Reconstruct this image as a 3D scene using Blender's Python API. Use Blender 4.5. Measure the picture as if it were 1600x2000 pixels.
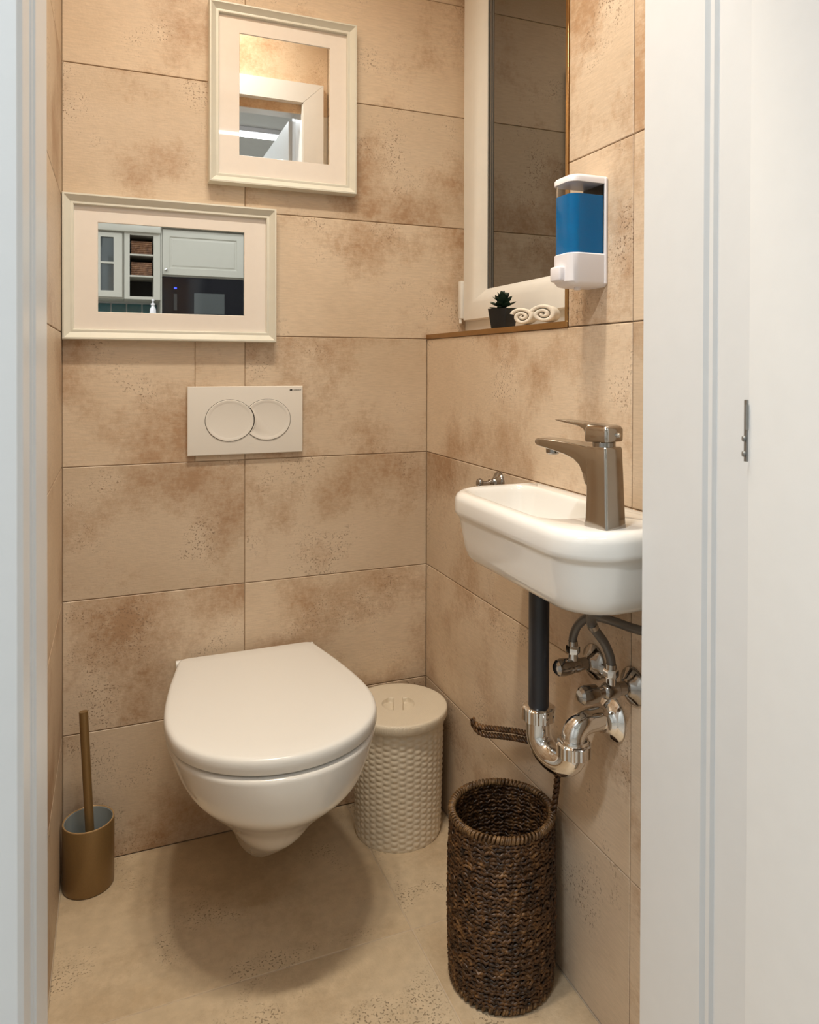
import bpy, bmesh, math, random
from mathutils import Vector, Matrix
random.seed(7)
SC = bpy.context.scene
for o in list(bpy.data.objects):
    bpy.data.objects.remove(o, do_unlink=True)
COL = SC.collection
PI = math.pi

# ------------------------------------------------------------------ camera, world, exposure
FPX, CX, CY = 1452.17, 819.99, 727.43
YAW, PITCH, ROLL = 0.3880, -0.0081, 0.0030
CAM = Vector((0.1116, -1.8359, 1.1297))
cd = bpy.data.cameras.new('camera')
cd.sensor_fit = 'HORIZONTAL'; cd.sensor_width = 36.0
cd.lens = FPX / 1600 * 36
cd.shift_x = (800 - CX) / 1600
cd.shift_y = (CY - 1000) / 1600
cd.clip_start = 0.01
cam = bpy.data.objects.new('camera', cd); COL.objects.link(cam)
fw = Vector((math.sin(YAW) * math.cos(PITCH), math.cos(YAW) * math.cos(PITCH), math.sin(PITCH)))
rt = Vector((math.cos(YAW), -math.sin(YAW), 0)); up = rt.cross(fw)
rt, up = rt * math.cos(ROLL) + up * math.sin(ROLL), up * math.cos(ROLL) - rt * math.sin(ROLL)
m = Matrix((rt, up, -fw)).transposed().to_4x4(); m.translation = CAM
cam.matrix_world = m
SC.camera = cam
cd.dof.use_dof = True; cd.dof.focus_distance = 1.55; cd.dof.aperture_fstop = 14.0

w = bpy.data.worlds.new('night'); SC.world = w; w.use_nodes = True
w.node_tree.nodes['Background'].inputs[0].default_value = (0.03, 0.035, 0.05, 1)
w.node_tree.nodes['Background'].inputs[1].default_value = 0.3
SC.view_settings.view_transform = 'Standard'
SC.view_settings.look = 'None'
SC.view_settings.gamma = 1.0
SC.view_settings.use_curve_mapping = False
SC.view_settings.exposure = 0.0

WARM = (1.0, 0.905, 0.755)
COOL = (0.90, 0.96, 1.0)
P_WC = 4.3        # watts of each of the three downlights in the small room
P_KIT = 8.4       # watts per 60 cm of kitchen ceiling strip

# ------------------------------------------------------------------ dimensions
W = 0.8829                 # right wall
CEIL = 2.7
ROWS = [0.0, 0.2985, 0.6, 0.9015, 1.203, 1.5045, 1.806, 2.1075, 2.409, CEIL]
XJ = 0.4022                # joint on the back wall
YJ = -0.8555               # joint on the right wall
SILL = 1.2145
YR = -0.6625               # window reveal, near side
XG = 1.0                  # back of the window recess
Y1, Y2 = -1.015, -1.20     # door lining: inner and outer edge
XL, XR = 0.0484, 0.7756    # door lining: left and right face
ZD = 2.14                  # door opening height
YA, YB = -1.03, -1.185     # faces of the wall with the door

# ------------------------------------------------------------------ mesh helpers
class MB:
    def __init__(s):
        s.v = []; s.f = []
    def add(s, vs, fs):
        o = len(s.v); s.v += [tuple(v) for v in vs]; s.f += [tuple(i + o for i in f) for f in fs]
        return s
    def box(s, x0, x1, y0, y1, z0, z1, b=0.0, seg=1):
        bm = bmesh.new(); bmesh.ops.create_cube(bm, size=1)
        for v in bm.verts:
            v.co = Vector(((x0 + x1) / 2 + v.co.x * (x1 - x0), (y0 + y1) / 2 + v.co.y * (y1 - y0), (z0 + z1) / 2 + v.co.z * (z1 - z0)))
        if b > 0:
            bmesh.ops.bevel(bm, geom=list(bm.edges), offset=b, segments=seg, affect='EDGES', profile=0.5)
        return s.bm(bm)
    def bm(s, bm):
        bm.verts.index_update()
        s.add([v.co for v in bm.verts], [[v.index for v in f.verts] for f in bm.faces]); bm.free()
        return s
    def loft(s, rings, cap0=True, cap1=True, closed=False):
        n = len(rings[0]); vs = [p for r in rings for p in r]; fs = []
        R = len(rings)
        for i in range(R if closed else R - 1):
            a = i * n; b = ((i + 1) % R) * n
            for j in range(n):
                k = (j + 1) % n
                fs.append((a + j, a + k, b + k, b + j))
        if not closed:
            if cap0: fs.append(tuple(range(n - 1, -1, -1)))
            if cap1: fs.append(tuple((R - 1) * n + j for j in range(n)))
        return s.add(vs, fs)
    def lathe(s, prof, org=(0, 0, 0), axis=(0, 0, 1), n=40, closed=False, fn=None, caps=(True, True)):
        ax = Vector(axis).normalized(); t = Vector((1, 0, 0)) if abs(ax.x) < .9 else Vector((0, 1, 0))
        u = ax.cross(t).normalized(); v = ax.cross(u); O = Vector(org); rings = []
        for (r, h) in prof:
            ring = []
            for j in range(n):
                a = 2 * PI * j / n
                rr = r if fn is None else r * fn(a, h)
                ring.append(O + ax * h + (u * math.cos(a) + v * math.sin(a)) * rr)
            rings.append(ring)
        return s.loft(rings, closed=closed, cap0=caps[0], cap1=caps[1])
    def tube(s, path, r, n=10, closed=False, cap=True):
        P = [Vector(p) for p in path]; N = len(P); rings = []
        rad = r if isinstance(r, (list, tuple)) else [r] * N
        T = []
        for i in range(N):
            a = P[(i - 1) % N] if (closed or i > 0) else P[i]
            b = P[(i + 1) % N] if (closed or i < N - 1) else P[i]
            T.append((b - a).normalized())
        t0 = T[0]; ref = Vector((0, 0, 1)) if abs(t0.z) < .9 else Vector((1, 0, 0))
        u = t0.cross(ref).normalized()
        for i in range(N):
            u = (u - T[i] * u.dot(T[i])).normalized(); v = T[i].cross(u)
            rings.append([P[i] + (u * math.cos(2 * PI * j / n) + v * math.sin(2 * PI * j / n)) * rad[i] for j in range(n)])
        return s.loft(rings, cap, cap, closed)
    def prism(s, poly, f0, f1):
        # poly: list of 2D points, f0/f1 map (a,b) -> 3D
        return s.loft([[f0(*p) for p in poly], [f1(*p) for p in poly]])

BASE = {}
def build(name, mb, mat, parent=None, smooth=35, label=None):
    me = bpy.data.meshes.new(name)
    b = BASE.get(parent.name, Vector((0, 0, 0))) if parent else Vector((0, 0, 0))
    me.from_pydata([(v[0] - b.x, v[1] - b.y, v[2] - b.z) for v in mb.v], [], mb.f)
    bm = bmesh.new(); bm.from_mesh(me); bmesh.ops.recalc_face_normals(bm, faces=bm.faces); bm.to_mesh(me); bm.free()
    if smooth:
        me.shade_smooth(); me.set_sharp_from_angle(angle=math.radians(smooth))
    me.materials.append(mat)
    o = bpy.data.objects.new(name, me); COL.objects.link(o)
    if parent:
        o.parent = parent
    BASE[o.name] = b
    if label: o['label'] = label
    return o
def thing(name, label, cat, loc, group=None):
    o = bpy.data.objects.new(name, None); COL.objects.link(o); o.location = loc; o.empty_display_size = .05
    o['label'] = label; o['category'] = cat
    if group: o['group'] = group
    BASE[o.name] = Vector(loc)
    return o
def tag(o, label, cat, group=None):
    o['label'] = label; o['category'] = cat
    if group: o['group'] = group
    return o
def struct(name, mb, mat, smooth=0, label=None):
    o = build(name, mb, mat, None, smooth); o['kind'] = 'structure'
    if label: o['label'] = label
    return o
def text_part(name, txt, size, origin, ux, uz, mat, parent, depth=.0004, sx=1.0):
    cu = bpy.data.curves.new(name + '_src', 'FONT'); cu.body = txt; cu.size = size; cu.resolution_u = 3
    to = bpy.data.objects.new(name + '_src', cu); COL.objects.link(to)
    dg = bpy.context.evaluated_depsgraph_get()
    me = bpy.data.meshes.new_from_object(to.evaluated_get(dg)); mb = MB()
    O = Vector(origin); ux = Vector(ux); uz = Vector(uz); nn = ux.cross(uz)
    mb.add([O + ux * (v.co.x * sx) + uz * v.co.y + nn * depth for v in me.vertices], [list(p.vertices) for p in me.polygons])
    bpy.data.objects.remove(to, do_unlink=True); bpy.data.meshes.remove(me); bpy.data.curves.remove(cu)
    return build(name, mb, mat, parent, 0)

# ------------------------------------------------------------------ materials
def mat(name, col, rough=.5, metal=0, ior=1.5, **kw):
    m = bpy.data.materials.new(name); m.use_nodes = True
    b = m.node_tree.nodes['Principled BSDF']
    b.inputs['Base Color'].default_value = (*col, 1); b.inputs['Roughness'].default_value = rough
    b.inputs['Metallic'].default_value = metal; b.inputs['IOR'].default_value = ior
    for k, v in kw.items():
        b.inputs[k.replace('_', ' ')].default_value = v
    return m
def nodes(m):
    nt = m.node_tree
    return nt, nt.nodes, nt.links, nt.nodes['Principled BSDF']
def noisy(m, scale=40, amount=.08, bump=.0, bscale=None, dist=.002):
    nt, N, L, b = nodes(m)
    tc = N.new('ShaderNodeTexCoord'); n = N.new('ShaderNodeTexNoise'); n.inputs['Scale'].default_value = scale; n.inputs['Detail'].default_value = 4
    L.new(tc.outputs['Object'], n.inputs['Vector'])
    c = b.inputs['Base Color'].default_value[:]
    r = N.new('ShaderNodeValToRGB')
    r.color_ramp.elements[0].position = .3; r.color_ramp.elements[1].position = .7
    r.color_ramp.elements[0].color = tuple(x * (1 - amount) for x in c[:3]) + (1,)
    r.color_ramp.elements[1].color = tuple(min(1, x * (1 + amount)) for x in c[:3]) + (1,)
    L.new(n.outputs['Fac'], r.inputs['Fac']); L.new(r.outputs['Color'], b.inputs['Base Color'])
    if bump:
        n2 = N.new('ShaderNodeTexNoise'); n2.inputs['Scale'].default_value = bscale or scale; n2.inputs['Detail'].default_value = 3
        L.new(tc.outputs['Object'], n2.inputs['Vector'])
        bp = N.new('ShaderNodeBump'); bp.inputs['Strength'].default_value = bump; bp.inputs['Distance'].default_value = dist
        L.new(n2.outputs['Fac'], bp.inputs['Height']); L.new(bp.outputs['Normal'], b.inputs['Normal'])
    return m
def tile_mat(name, light, base, stain, rough, speck, bump, stainamt=1.0):
    m = bpy.data.materials.new(name); m.use_nodes = True
    nt, N, L, b = nodes(m)
    b.inputs['Roughness'].default_value = rough
    tc = N.new('ShaderNodeTexCoord'); oi = N.new('ShaderNodeObjectInfo')
    mul = N.new('ShaderNodeMath'); mul.operation = 'MULTIPLY'; mul.inputs[1].default_value = 37.0
    L.new(oi.outputs['Random'], mul.inputs[0])
    ad = N.new('ShaderNodeVectorMath'); ad.operation = 'ADD'
    L.new(tc.outputs['Object'], ad.inputs[0]); L.new(mul.outputs[0], ad.inputs[1])
    def noise(scale, det, rgh=.55, dist=0):
        n = N.new('ShaderNodeTexNoise'); n.inputs['Scale'].default_value = scale; n.inputs['Detail'].default_value = det
        n.inputs['Roughness'].default_value = rgh; n.inputs['Distortion'].default_value = dist
        L.new(ad.outputs[0], n.inputs['Vector']); return n
    def ramp(src, stops):
        r = N.new('ShaderNodeValToRGB'); e = r.color_ramp.elements
        while len(e) < len(stops): e.new(.5)
        for i, (p, c) in enumerate(stops):
            e[i].position = p; e[i].color = (*c, 1) if len(c) == 3 else c
        L.new(src, r.inputs['Fac']); return r
    def mix(fac, a, c, mode='MIX'):
        x = N.new('ShaderNodeMix'); x.data_type = 'RGBA'; x.blend_type = mode
        if hasattr(fac, 'is_linked') or not isinstance(fac, (int, float)): L.new(fac, x.inputs[0])
        else: x.inputs[0].default_value = fac
        L.new(a, x.inputs[6])
        if isinstance(c, tuple): x.inputs[7].default_value = (*c, 1)
        else: L.new(c, x.inputs[7])
        return x.outputs[2]
    n1 = noise(3.0, 4, .6)
    c0 = ramp(n1.outputs['Fac'], [(.34, base), (.62, light)])
    # brushed-on stains: soft patches broken up by fine grain
    n2 = noise(4.2, 3, .55); ng = noise(70, 6, .75)
    su = N.new('ShaderNodeMath'); su.operation = 'MULTIPLY_ADD'; su.inputs[1].default_value = .42
    L.new(ng.outputs['Fac'], su.inputs[0]); L.new(n2.outputs['Fac'], su.inputs[2])
    f2 = ramp(su.outputs[0], [(.70, (0, 0, 0)), (.92, (stainamt, stainamt, stainamt))])
    c1 = mix(f2.outputs['Color'], c0.outputs['Color'], stain)
    mp = N.new('ShaderNodeMapping'); mp.inputs['Scale'].default_value = (45, 45, 420); L.new(ad.outputs[0], mp.inputs['Vector'])
    nl = N.new('ShaderNodeTexNoise'); nl.inputs['Scale'].default_value = 1.0; nl.inputs['Detail'].default_value = 2; L.new(mp.outputs[0], nl.inputs['Vector'])
    gr = ramp(nl.outputs['Fac'], [(.3, (.93, .93, .93)), (.7, (1.05, 1.05, 1.05))])
    c1 = mix(1.0, c1, gr.outputs['Color'], 'MULTIPLY')
    # small dark pits gathered in patches
    n3 = noise(230, 2, .5); n4 = noise(6.0, 4, .6)
    p1 = ramp(n3.outputs['Fac'], [(.585, (0, 0, 0)), (.64, (1, 1, 1))])
    p2 = ramp(n4.outputs['Fac'], [(.54, (0, 0, 0)), (.64, (1, 1, 1))])
    mm = N.new('ShaderNodeMath'); mm.operation = 'MULTIPLY'; L.new(p1.outputs['Color'], mm.inputs[0]); L.new(p2.outputs['Color'], mm.inputs[1])
    m2 = N.new('ShaderNodeMath'); m2.operation = 'MULTIPLY'; m2.inputs[1].default_value = speck; L.new(mm.outputs[0], m2.inputs[0])
    c2 = mix(m2.outputs[0], c1, tuple(x * .5 for x in stain))
    # per tile tone
    hs = N.new('ShaderNodeHueSaturation'); mr = N.new('ShaderNodeMapRange')
    mr.inputs['To Min'].default_value = .93; mr.inputs['To Max'].default_value = 1.06
    L.new(oi.outputs['Random'], mr.inputs['Value']); L.new(mr.outputs[0], hs.inputs['Value']); L.new(c2, hs.inputs['Color'])
    L.new(hs.outputs['Color'], b.inputs['Base Color'])
    bp = N.new('ShaderNodeBump'); bp.inputs['Strength'].default_value = bump; bp.inputs['Distance'].default_value = .001
    inv = N.new('ShaderNodeMath'); inv.operation = 'SUBTRACT'; n5 = noise(150, 4, .6)
    L.new(n5.outputs['Fac'], inv.inputs[0]); L.new(m2.outputs[0], inv.inputs[1])
    L.new(inv.outputs[0], bp.inputs['Height']); L.new(bp.outputs['Normal'], b.inputs['Normal'])
    return m

M = {}
M['tile'] = tile_mat('wall_tile', (.700, .560, .415), (.615, .475, .335), (.445, .280, .162), .45, .75, .35)
M['floor'] = tile_mat('floor_tile', (.610, .480, .325), (.540, .415, .270), (.440, .320, .195), .6, .8, 1.0, .8)
M['grout'] = noisy(mat('grout', (.37, .26, .165), .9), 60, .15)
M['fgrout'] = noisy(mat('floor_grout', (.56, .45, .33), .9), 60, .1)
M['plaster'] = noisy(mat('plaster', (.80, .79, .76), .85), 12, .02, .1, 90)
M['paint'] = noisy(mat('white_lacquer', (.735, .745, .75), .32), 30, .01)
M['leaf'] = noisy(mat('white_door_lacquer', (.80, .80, .79), .35), 30, .01)
M['pvc'] = noisy(mat('window_plastic', (.82, .80, .75), .3), 30, .012)
M['porcelain'] = mat('porcelain', (.83, .81, .77), .10, Coat_Weight=.3, Coat_Roughness=.03)
M['lid'] = mat('lid_plastic', (.84, .83, .80), .24)
M['plate'] = mat('plate_plastic', (.80, .76, .70), .28)
M['ringshade'] = mat('painted_shadow', (.03, .025, .02), .8)  # near-black colour standing in for shade around the flush buttons
M['ink'] = mat('printing_ink', (.02, .02, .02), .5)
M['frame'] = noisy(mat('frame_lacquer', (.73, .71, .62), .35), 40, .02)
M['mat'] = noisy(mat('mat_board', (.84, .77, .70), .45, Coat_Weight=.6, Coat_Roughness=.02), 60, .01)
M['mirror'] = mat('mirror_glass', (.90, .91, .90), .0, 1.0)
M['bronze'] = noisy(mat('bronze_profile', (.40, .24, .10), .22, 1.0), 50, .06)
M['glass'] = mat('night_window_glass', (.016, .014, .009), .0, 0, 2.8)
M['seal'] = mat('streak_grey', (.14, .13, .115), .4)  # grey of the strips that imitate reflected streaks in the pane
M['chrome'] = mat('chrome', (.80, .79, .78), .05, 1.0)
M['chromed'] = mat('brushed_chrome', (.50, .47, .43), .13, 1.0)
M['darkchrome'] = mat('dark_chrome', (.36, .34, .32), .12, 1.0)
M['blackpipe'] = noisy(mat('black_pipe', (.020, .021, .026), .33), 20, .1)
M['rubber'] = mat('black_rubber', (.015, .015, .015), .6)
M['cream'] = noisy(mat('cream_plastic', (.78, .69, .55), .36), 30, .01)
M['brass'] = noisy(mat('bronze_lacquer', (.255, .155, .060), .34, .35), 300, .04)
M['brassrim'] = noisy(mat('bronze_rim', (.48, .31, .15), .35, .3), 300, .04)
M['greyin'] = mat('grey_liner', (.33, .36, .36), .3)
M['whitepl'] = mat('white_plastic', (.80, .77, .79), .3)
M['bristle'] = noisy(mat('white_bristle', (.8, .78, .72), .7), 200, .1)
M['clear'] = mat('clear_plastic', (.95, .96, .97), .02, 0, 1.2, Transmission_Weight=1.0)
M['soap'] = mat('blue_soap', (.0, .17, .44), .06, 0, 1.33, Subsurface_Weight=.0)
M['pot'] = mat('black_pot', (.006, .006, .006), .5)
M['leafgreen'] = noisy(mat('succulent_green', (.020, .045, .026), .45), 120, .3)
M['soil'] = noisy(mat('soil', (.03, .022, .015), .9), 200, .4)
M['towel'] = noisy(mat('towel_cotton', (.83, .75, .63), .95), 150, .06, .6, 700)
M['kitwhite'] = noisy(mat('kitchen_lacquer', (.60, .57, .49), .4), 20, .01)
M['kitfloor'] = noisy(mat('kitchen_floor', (.45, .40, .34), .4), 8, .1)
M['black'] = mat('black_glass', (.008, .008, .012), .08)
M['dark'] = noisy(mat('dark_interior', (.05, .045, .04), .7), 20, .1)
M['teal'] = noisy(mat('teal_tile', (.05, .16, .18), .15), 30, .15)
M['kitglass'] = mat('cabinet_glass', (.10, .11, .11), .03)
M['nickel'] = mat('nickel', (.5, .48, .45), .25, 1.0)
M['hinge'] = mat('hinge_steel', (.30, .30, .29), .4, .8)
def emis(name, col, s):
    m = mat(name, col, .5); b = m.node_tree.nodes['Principled BSDF']
    b.inputs['Emission Color'].default_value = (*col, 1); b.inputs['Emission Strength'].default_value = s
    return m
M['bulb'] = emis('warm_bulb', WARM, 6.0)
M['strip'] = emis('light_strip', COOL, 3.0)
M['led'] = emis('blue_led', (.03, .05, 1.0), 3.0)

def wicker(name, dark, midc, hi, scale):
    m = bpy.data.materials.new(name); m.use_nodes = True
    nt, N, L, b = nodes(m); b.inputs['Roughness'].default_value = .42
    tc = N.new('ShaderNodeTexCoord'); n = N.new('ShaderNodeTexNoise'); n.inputs['Scale'].default_value = scale; n.inputs['Detail'].default_value = 5
    n.inputs['Roughness'].default_value = .7
    L.new(tc.outputs['Object'], n.inputs['Vector'])
    r = N.new('ShaderNodeValToRGB'); e = r.color_ramp.elements; e.new(.5)
    for i, (p, c) in enumerate([(.36, dark), (.54, midc), (.72, hi)]):
        e[i].position = p; e[i].color = (*c, 1)
    L.new(n.outputs['Fac'], r.inputs['Fac']); L.new(r.outputs['Color'], b.inputs['Base Color'])
    n2 = N.new('ShaderNodeTexNoise'); n2.inputs['Scale'].default_value = scale * 5; L.new(tc.outputs['Object'], n2.inputs['Vector'])
    bp = N.new('ShaderNodeBump'); bp.inputs['Strength'].default_value = .5; bp.inputs['Distance'].default_value = .001
    L.new(n2.outputs['Fac'], bp.inputs['Height']); L.new(bp.outputs['Normal'], b.inputs['Normal'])
    return m
M['wicker'] = wicker('seagrass', (.020, .009, .003), (.090, .040, .013), (.30, .155, .055), 55)
M['wickerrim'] = wicker('seagrass_rim', (.05, .024, .009), (.15, .08, .03), (.32, .19, .085), 70)
M['kitwicker'] = wicker('kitchen_wicker', (.08, .03, .012), (.2, .09, .04), (.38, .2, .1), 40)

# ------------------------------------------------------------------ tiles
def tile(parent, plane, u0, u1, v0, v1, mt, g=.001, th=.008, name='tile', mid=None):
    u0 += g; u1 -= g; v0 += g; v1 -= g; c = .0012
    uc, vc = (u0 + u1) / 2, (v0 + v1) / 2
    f = {'back': lambda u, v, d: (u, d, v), 'right': lambda u, v, d: (W + d, u, v), 'left': lambda u, v, d: (-d, u, v),
         'floor': lambda u, v, d: (u, v, -d), 'front': lambda u, v, d: (u, YA - d, v), 'sill': lambda u, v, d: (u, v, SILL - d),
         'kit': lambda u, v, d: (u, -3.72 - d, v)}[plane]
    a = [(u0, v0), (u1, v0), (u1, v1), (u0, v1)]; i = [(u0 + c, v0 + c), (u1 - c, v0 + c), (u1 - c, v1 - c), (u0 + c, v1 - c)]
    vs = [f(p[0], p[1], th) for p in a] + [f(p[0], p[1], c * .8) for p in a] + [f(p[0], p[1], 0) for p in i]
    fs = [(0, 1, 2, 3), (8, 9, 10, 11)] + [(k, (k + 1) % 4, 4 + (k + 1) % 4, 4 + k) for k in range(4)] + [(4 + k, 4 + (k + 1) % 4, 8 + (k + 1) % 4, 8 + k) for k in range(4)]
    o = f(uc, vc, 0)
    b = MB().add([(x - o[0], y - o[1], z - o[2]) for (x, y, z) in vs], fs)
    t = build(name, b, mt, None, 0); t.location = o; t.parent = parent
    return t

# ------------------------------------------------------------------ room shell
G = .0022
wb = struct('wall_back', MB().box(-.12, 1.12, G, .12, 0, CEIL), M['grout'], label='beige stone-look tiled back wall behind the toilet')
for r in range(len(ROWS) - 1):
    z0, z1 = ROWS[r], ROWS[r + 1]
    if r == 3:
        tile(wb, 'back', 0, .2855, z0, z1, M['tile'], .0006); tile(wb, 'back', .2855, XJ, z0, z1, M['tile'], .0006)
    else:
        tile(wb, 'back', 0, XJ, z0, z1, M['tile'])
    tile(wb, 'back', XJ, W if r < 4 else 1.11, z0, z1, M['tile'])
wl = struct('wall_left', MB().box(-.12, -G, YB, .12, 0, CEIL), M['grout'], label='narrow beige tiled wall on the left')
for r in range(len(ROWS) - 1):
    for a, b_ in ((0, -.52), (-.52, YA)):
        tile(wl, 'left', b_, a, ROWS[r], ROWS[r + 1], M['tile'])
mb = MB().box(W + G, 1.2, YA, .12, 0, ROWS[4] + .003)
mb.box(W + G, 1.2, YA, YR - .008, ROWS[4], CEIL)
mb.box(W + G, 1.2, YR - .008, .12, 2.32, CEIL)
wr = struct('wall_right', mb, M['grout'], label='beige tiled wall behind the washbasin')
for r in range(len(ROWS) - 1):
    z0, z1 = ROWS[r], ROWS[r + 1]
    if r < 4:
        tile(wr, 'right', YJ, 0, z0, z1 if r < 3 else 1.2025, M['tile'])
    elif z0 < 2.32:
        tile(wr, 'right', YJ, YR - .008, z0, z1, M['tile'])
    if r >= 7:
        tile(wr, 'right', YR - .008, 0, max(z0, 2.325), z1, M['tile'])
    tile(wr, 'right', YA, YJ, z0, z1, M['tile'])
tile(wr, 'sill', W + .002, XG + .1, YR, 0, M['tile'], .0005)
fl = struct('floor', MB().box(-.12, 1.1, -1.16, .12, -.1, -G * .6), M['fgrout'], label='sand coloured stone-look tiled floor')
for (a, b_) in ((0, .662), (.662, W)):
    for (c, d) in ((-.458, 0), (-1.06, -.458)):
        s = -.008 if a == 0 and False else 0
        tile(fl, 'floor', a, b_, c, d, M['floor'], .0012)
struct('ceiling', MB().box(-.12, 1.2, YB, .12, CEIL, CEIL + .1), M['plaster'])
# wall with the doorway
mb = MB().box(-1.6, XL - .012, YB, YA + -G, 0, CEIL)
mb.box(XR + .012, 2.2, YB, YA - G, 0, CEIL)
mb.box(XL - .012, XR + .012, YB, YA - G, ZD + .012, CEIL)
wf = struct('wall_front', mb, M['plaster'], label='wall with the doorway')
tile(wf, 'front', .0, W, 2.105, 2.409, M['tile'])
tile(wf, 'front', .0, W, 2.409, CEIL, M['tile'])
# door lining: jambs with rebate and seal groove, casings on both sides
def jamb(name, xf, s, label):
    # s=+1: face looks +x (left jamb), s=-1: face looks -x (right jamb); profile in (y, depth from the face)
    prof = [(Y1, 0.0), (-1.126, 0.0), (-1.129, -.006), (-1.1325, -.006), (-1.134, -.0015), (-1.140, -.0015), (-1.1415, -.007), (-1.145, -.007), (-1.148, -.0025), (Y2 + .003, -.0025), (Y2, -.006), (Y2, -.024), (Y1, -.024)]
    mb = MB().prism(prof, lambda a, d: (xf + s * d, a, 0.0), lambda a, d: (xf + s * d, a, ZD + .02))
    return struct(name, mb, M['paint'], 0, label)
t1 = jamb('trim_1', XL, 1, 'white door jamb on the left edge of the picture')
t2 = jamb('trim_2', XR, -1, 'white door jamb with seal grooves beside the washbasin')
struct('trim_3', MB().box(XL - .01, XR + .01, Y2, Y1, ZD, ZD + .024, .001), M['paint'], label='white head piece of the door lining')
def casing(n, y0, y1, xl, xr, wl_, wr_, wt, top):
    fs = (lambda a, d: (a, y0, d)), (lambda a, d: (a, y1, d))
    struct('trim_%d' % n, MB().prism([(xl, 0), (xl - wl_, 0), (xl - wl_, top + wt), (xl, top)], *fs), M['paint'], label='white door casing board, left upright')
    struct('trim_%d' % (n + 1), MB().prism([(xr, 0), (xr + wr_, 0), (xr + wr_, top + wt), (xr, top)], *fs), M['paint'], label='white door casing board, right upright')
    struct('trim_%d' % (n + 2), MB().prism([(xl + .0006, top + .0008), (xr - .0006, top + .0008), (xr + wr_ - .0006, top + wt), (xl - wl_ + .0006, top + wt)], *fs), M['paint'], label='white door casing board over the doorway')
casing(4, Y1 + .003, YA, XL - .004, XR + .004, .042, .080, .076, ZD + .004)
casing(9, Y2 - .003, YB, XL - .006, XR + .03, .08, .08, .08, ZD + .004)

# ------------------------------------------------------------------ window in the recess
win = struct('window_1', MB().box(.995, 1.08, YR, 0, SILL, 1.262, .003).box(.995, 1.08, YR, 0, 2.285, 2.32, .003).box(.995, 1.08, -.04, 0, 1.26, 2.287, .003).box(.995, 1.08, YR, YR + .05, 1.26, 2.287, .003),
             M['pvc'], 35, label='white plastic window in the recess over the washbasin')
ys0, ys1, zs0, zs1 = YR + .012, -.030, 1.2515, 2.295       # sash outside
yg0, yg1, zg0, zg1 = YR + .115, -.125, 1.3300, 2.22        # glass opening
prof = [(0, .996), (0, .980), (.03, .975), (.30, .9735), (.56, .9745), (.66, .977), (.88, .990), (1.0, .997), (1.0, 1.012)]
def sash_ring(t, x):
    y0 = ys0 + (yg0 - ys0) * t; y1 = ys1 + (yg1 - ys1) * t; z0 = zs0 + (zg0 - zs0) * t; z1 = zs1 + (zg1 - zs1) * t
    return [Vector((x, y0, z0)), Vector((x, y1, z0)), Vector((x, y1, z1)), Vector((x, y0, z1))]
sash = build('window_sash', MB().loft([sash_ring(t, x) for t, x in prof], False, False), M['pvc'], win, 25)
build('pane', MB().box(.9995, 1.010, yg0 - .004, yg1 + .004, zg0 - .004, zg1 + .004), M['glass'], win, 0, label='dark night-time glass pane')
mb = MB()
for k, (a, t_) in enumerate(((-.128, .0025), (-.142, .003), (-.152, .002))):
    mb.box(.9975, .9994, a - t_, a, zg0, zg1)
build('streak_strips', mb, M['seal'], win, 0, label='grey strips imitating reflected streaks in the glass')  # upright strips added on the pane to imitate the sash edges' reflection
hg = build('hinge_cover', MB().box(.968, .985, -.030, -.012, 1.258, 1.360, .003, 2), M['pvc'], win, 35)
build('hinge_pin', MB().lathe([(.004, 0), (.004, .012)], (.972, -.021, 1.246), n=12), M['pvc'], win)

# bronze edge profiles of the recess
tr = struct('trim_12', MB().box(W - .0025, W + .010, YR - .008, .0, 1.2025, SILL, .0006), M['bronze'], label='bronze edge strip along the window sill')
tr = struct('trim_13', MB().box(W - .0025, W + .014, YR - .008, YR, SILL, 2.32, .0006), M['bronze'], label='bronze edge strip up the side of the window recess')

# ------------------------------------------------------------------ door leaf (opened into the kitchen)
lx = .765
dl = struct('door_1', MB().box(lx, lx + .04, -1.93, -1.206, .006, ZD - .008, .002), M['leaf'], 35, label='white door leaf standing open on the right')
def panel(y0, y1, z0, z1):
    a = MB(); b = .03
    o = [(y0, z0), (y1, z0), (y1, z1), (y0, z1)]
    rings = []
    for ins, dx in ((0, .0), (.006, -.006), (.014, -.006), (.022, -.001), (.03, -.001)):
        rings.append([Vector((lx + dx, y0 + ins, z0 + ins)), Vector((lx + dx, y1 - ins, z0 + ins)), Vector((lx + dx, y1 - ins, z1 - ins)), Vector((lx + dx, y0 + ins, z1 - ins))])
    return a.loft(rings, True, True)
for (z0, z1) in ((.25, .95), (1.1, 1.98)):
    build('panel', panel(-1.83, -1.33, z0, z1), M['leaf'], dl, 20)
h = thing('door_hinge', 'small grey metal hinge plate on the edge of the white door', 'hinge', (.7635, -1.2055, 1.0245))
build('plate', MB().box(.7620, .7652, -1.2075, -1.2035, 1.0245, 1.0935, .0004), M['hinge'], h)
for z_ in (1.033, 1.050):
    build('screw', MB().lathe([(.0, 0), (.0035, .0), (.0030, .0022), (.0, .0028)], (.7622, -1.2045, z_), (-.9, .45, 0), n=12), M['hinge'], h)
build('knuckle', MB().lathe([(.0022, 0), (.0022, .028)], (.7632, -1.2065, 1.060), n=10), M['hinge'], h)

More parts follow.
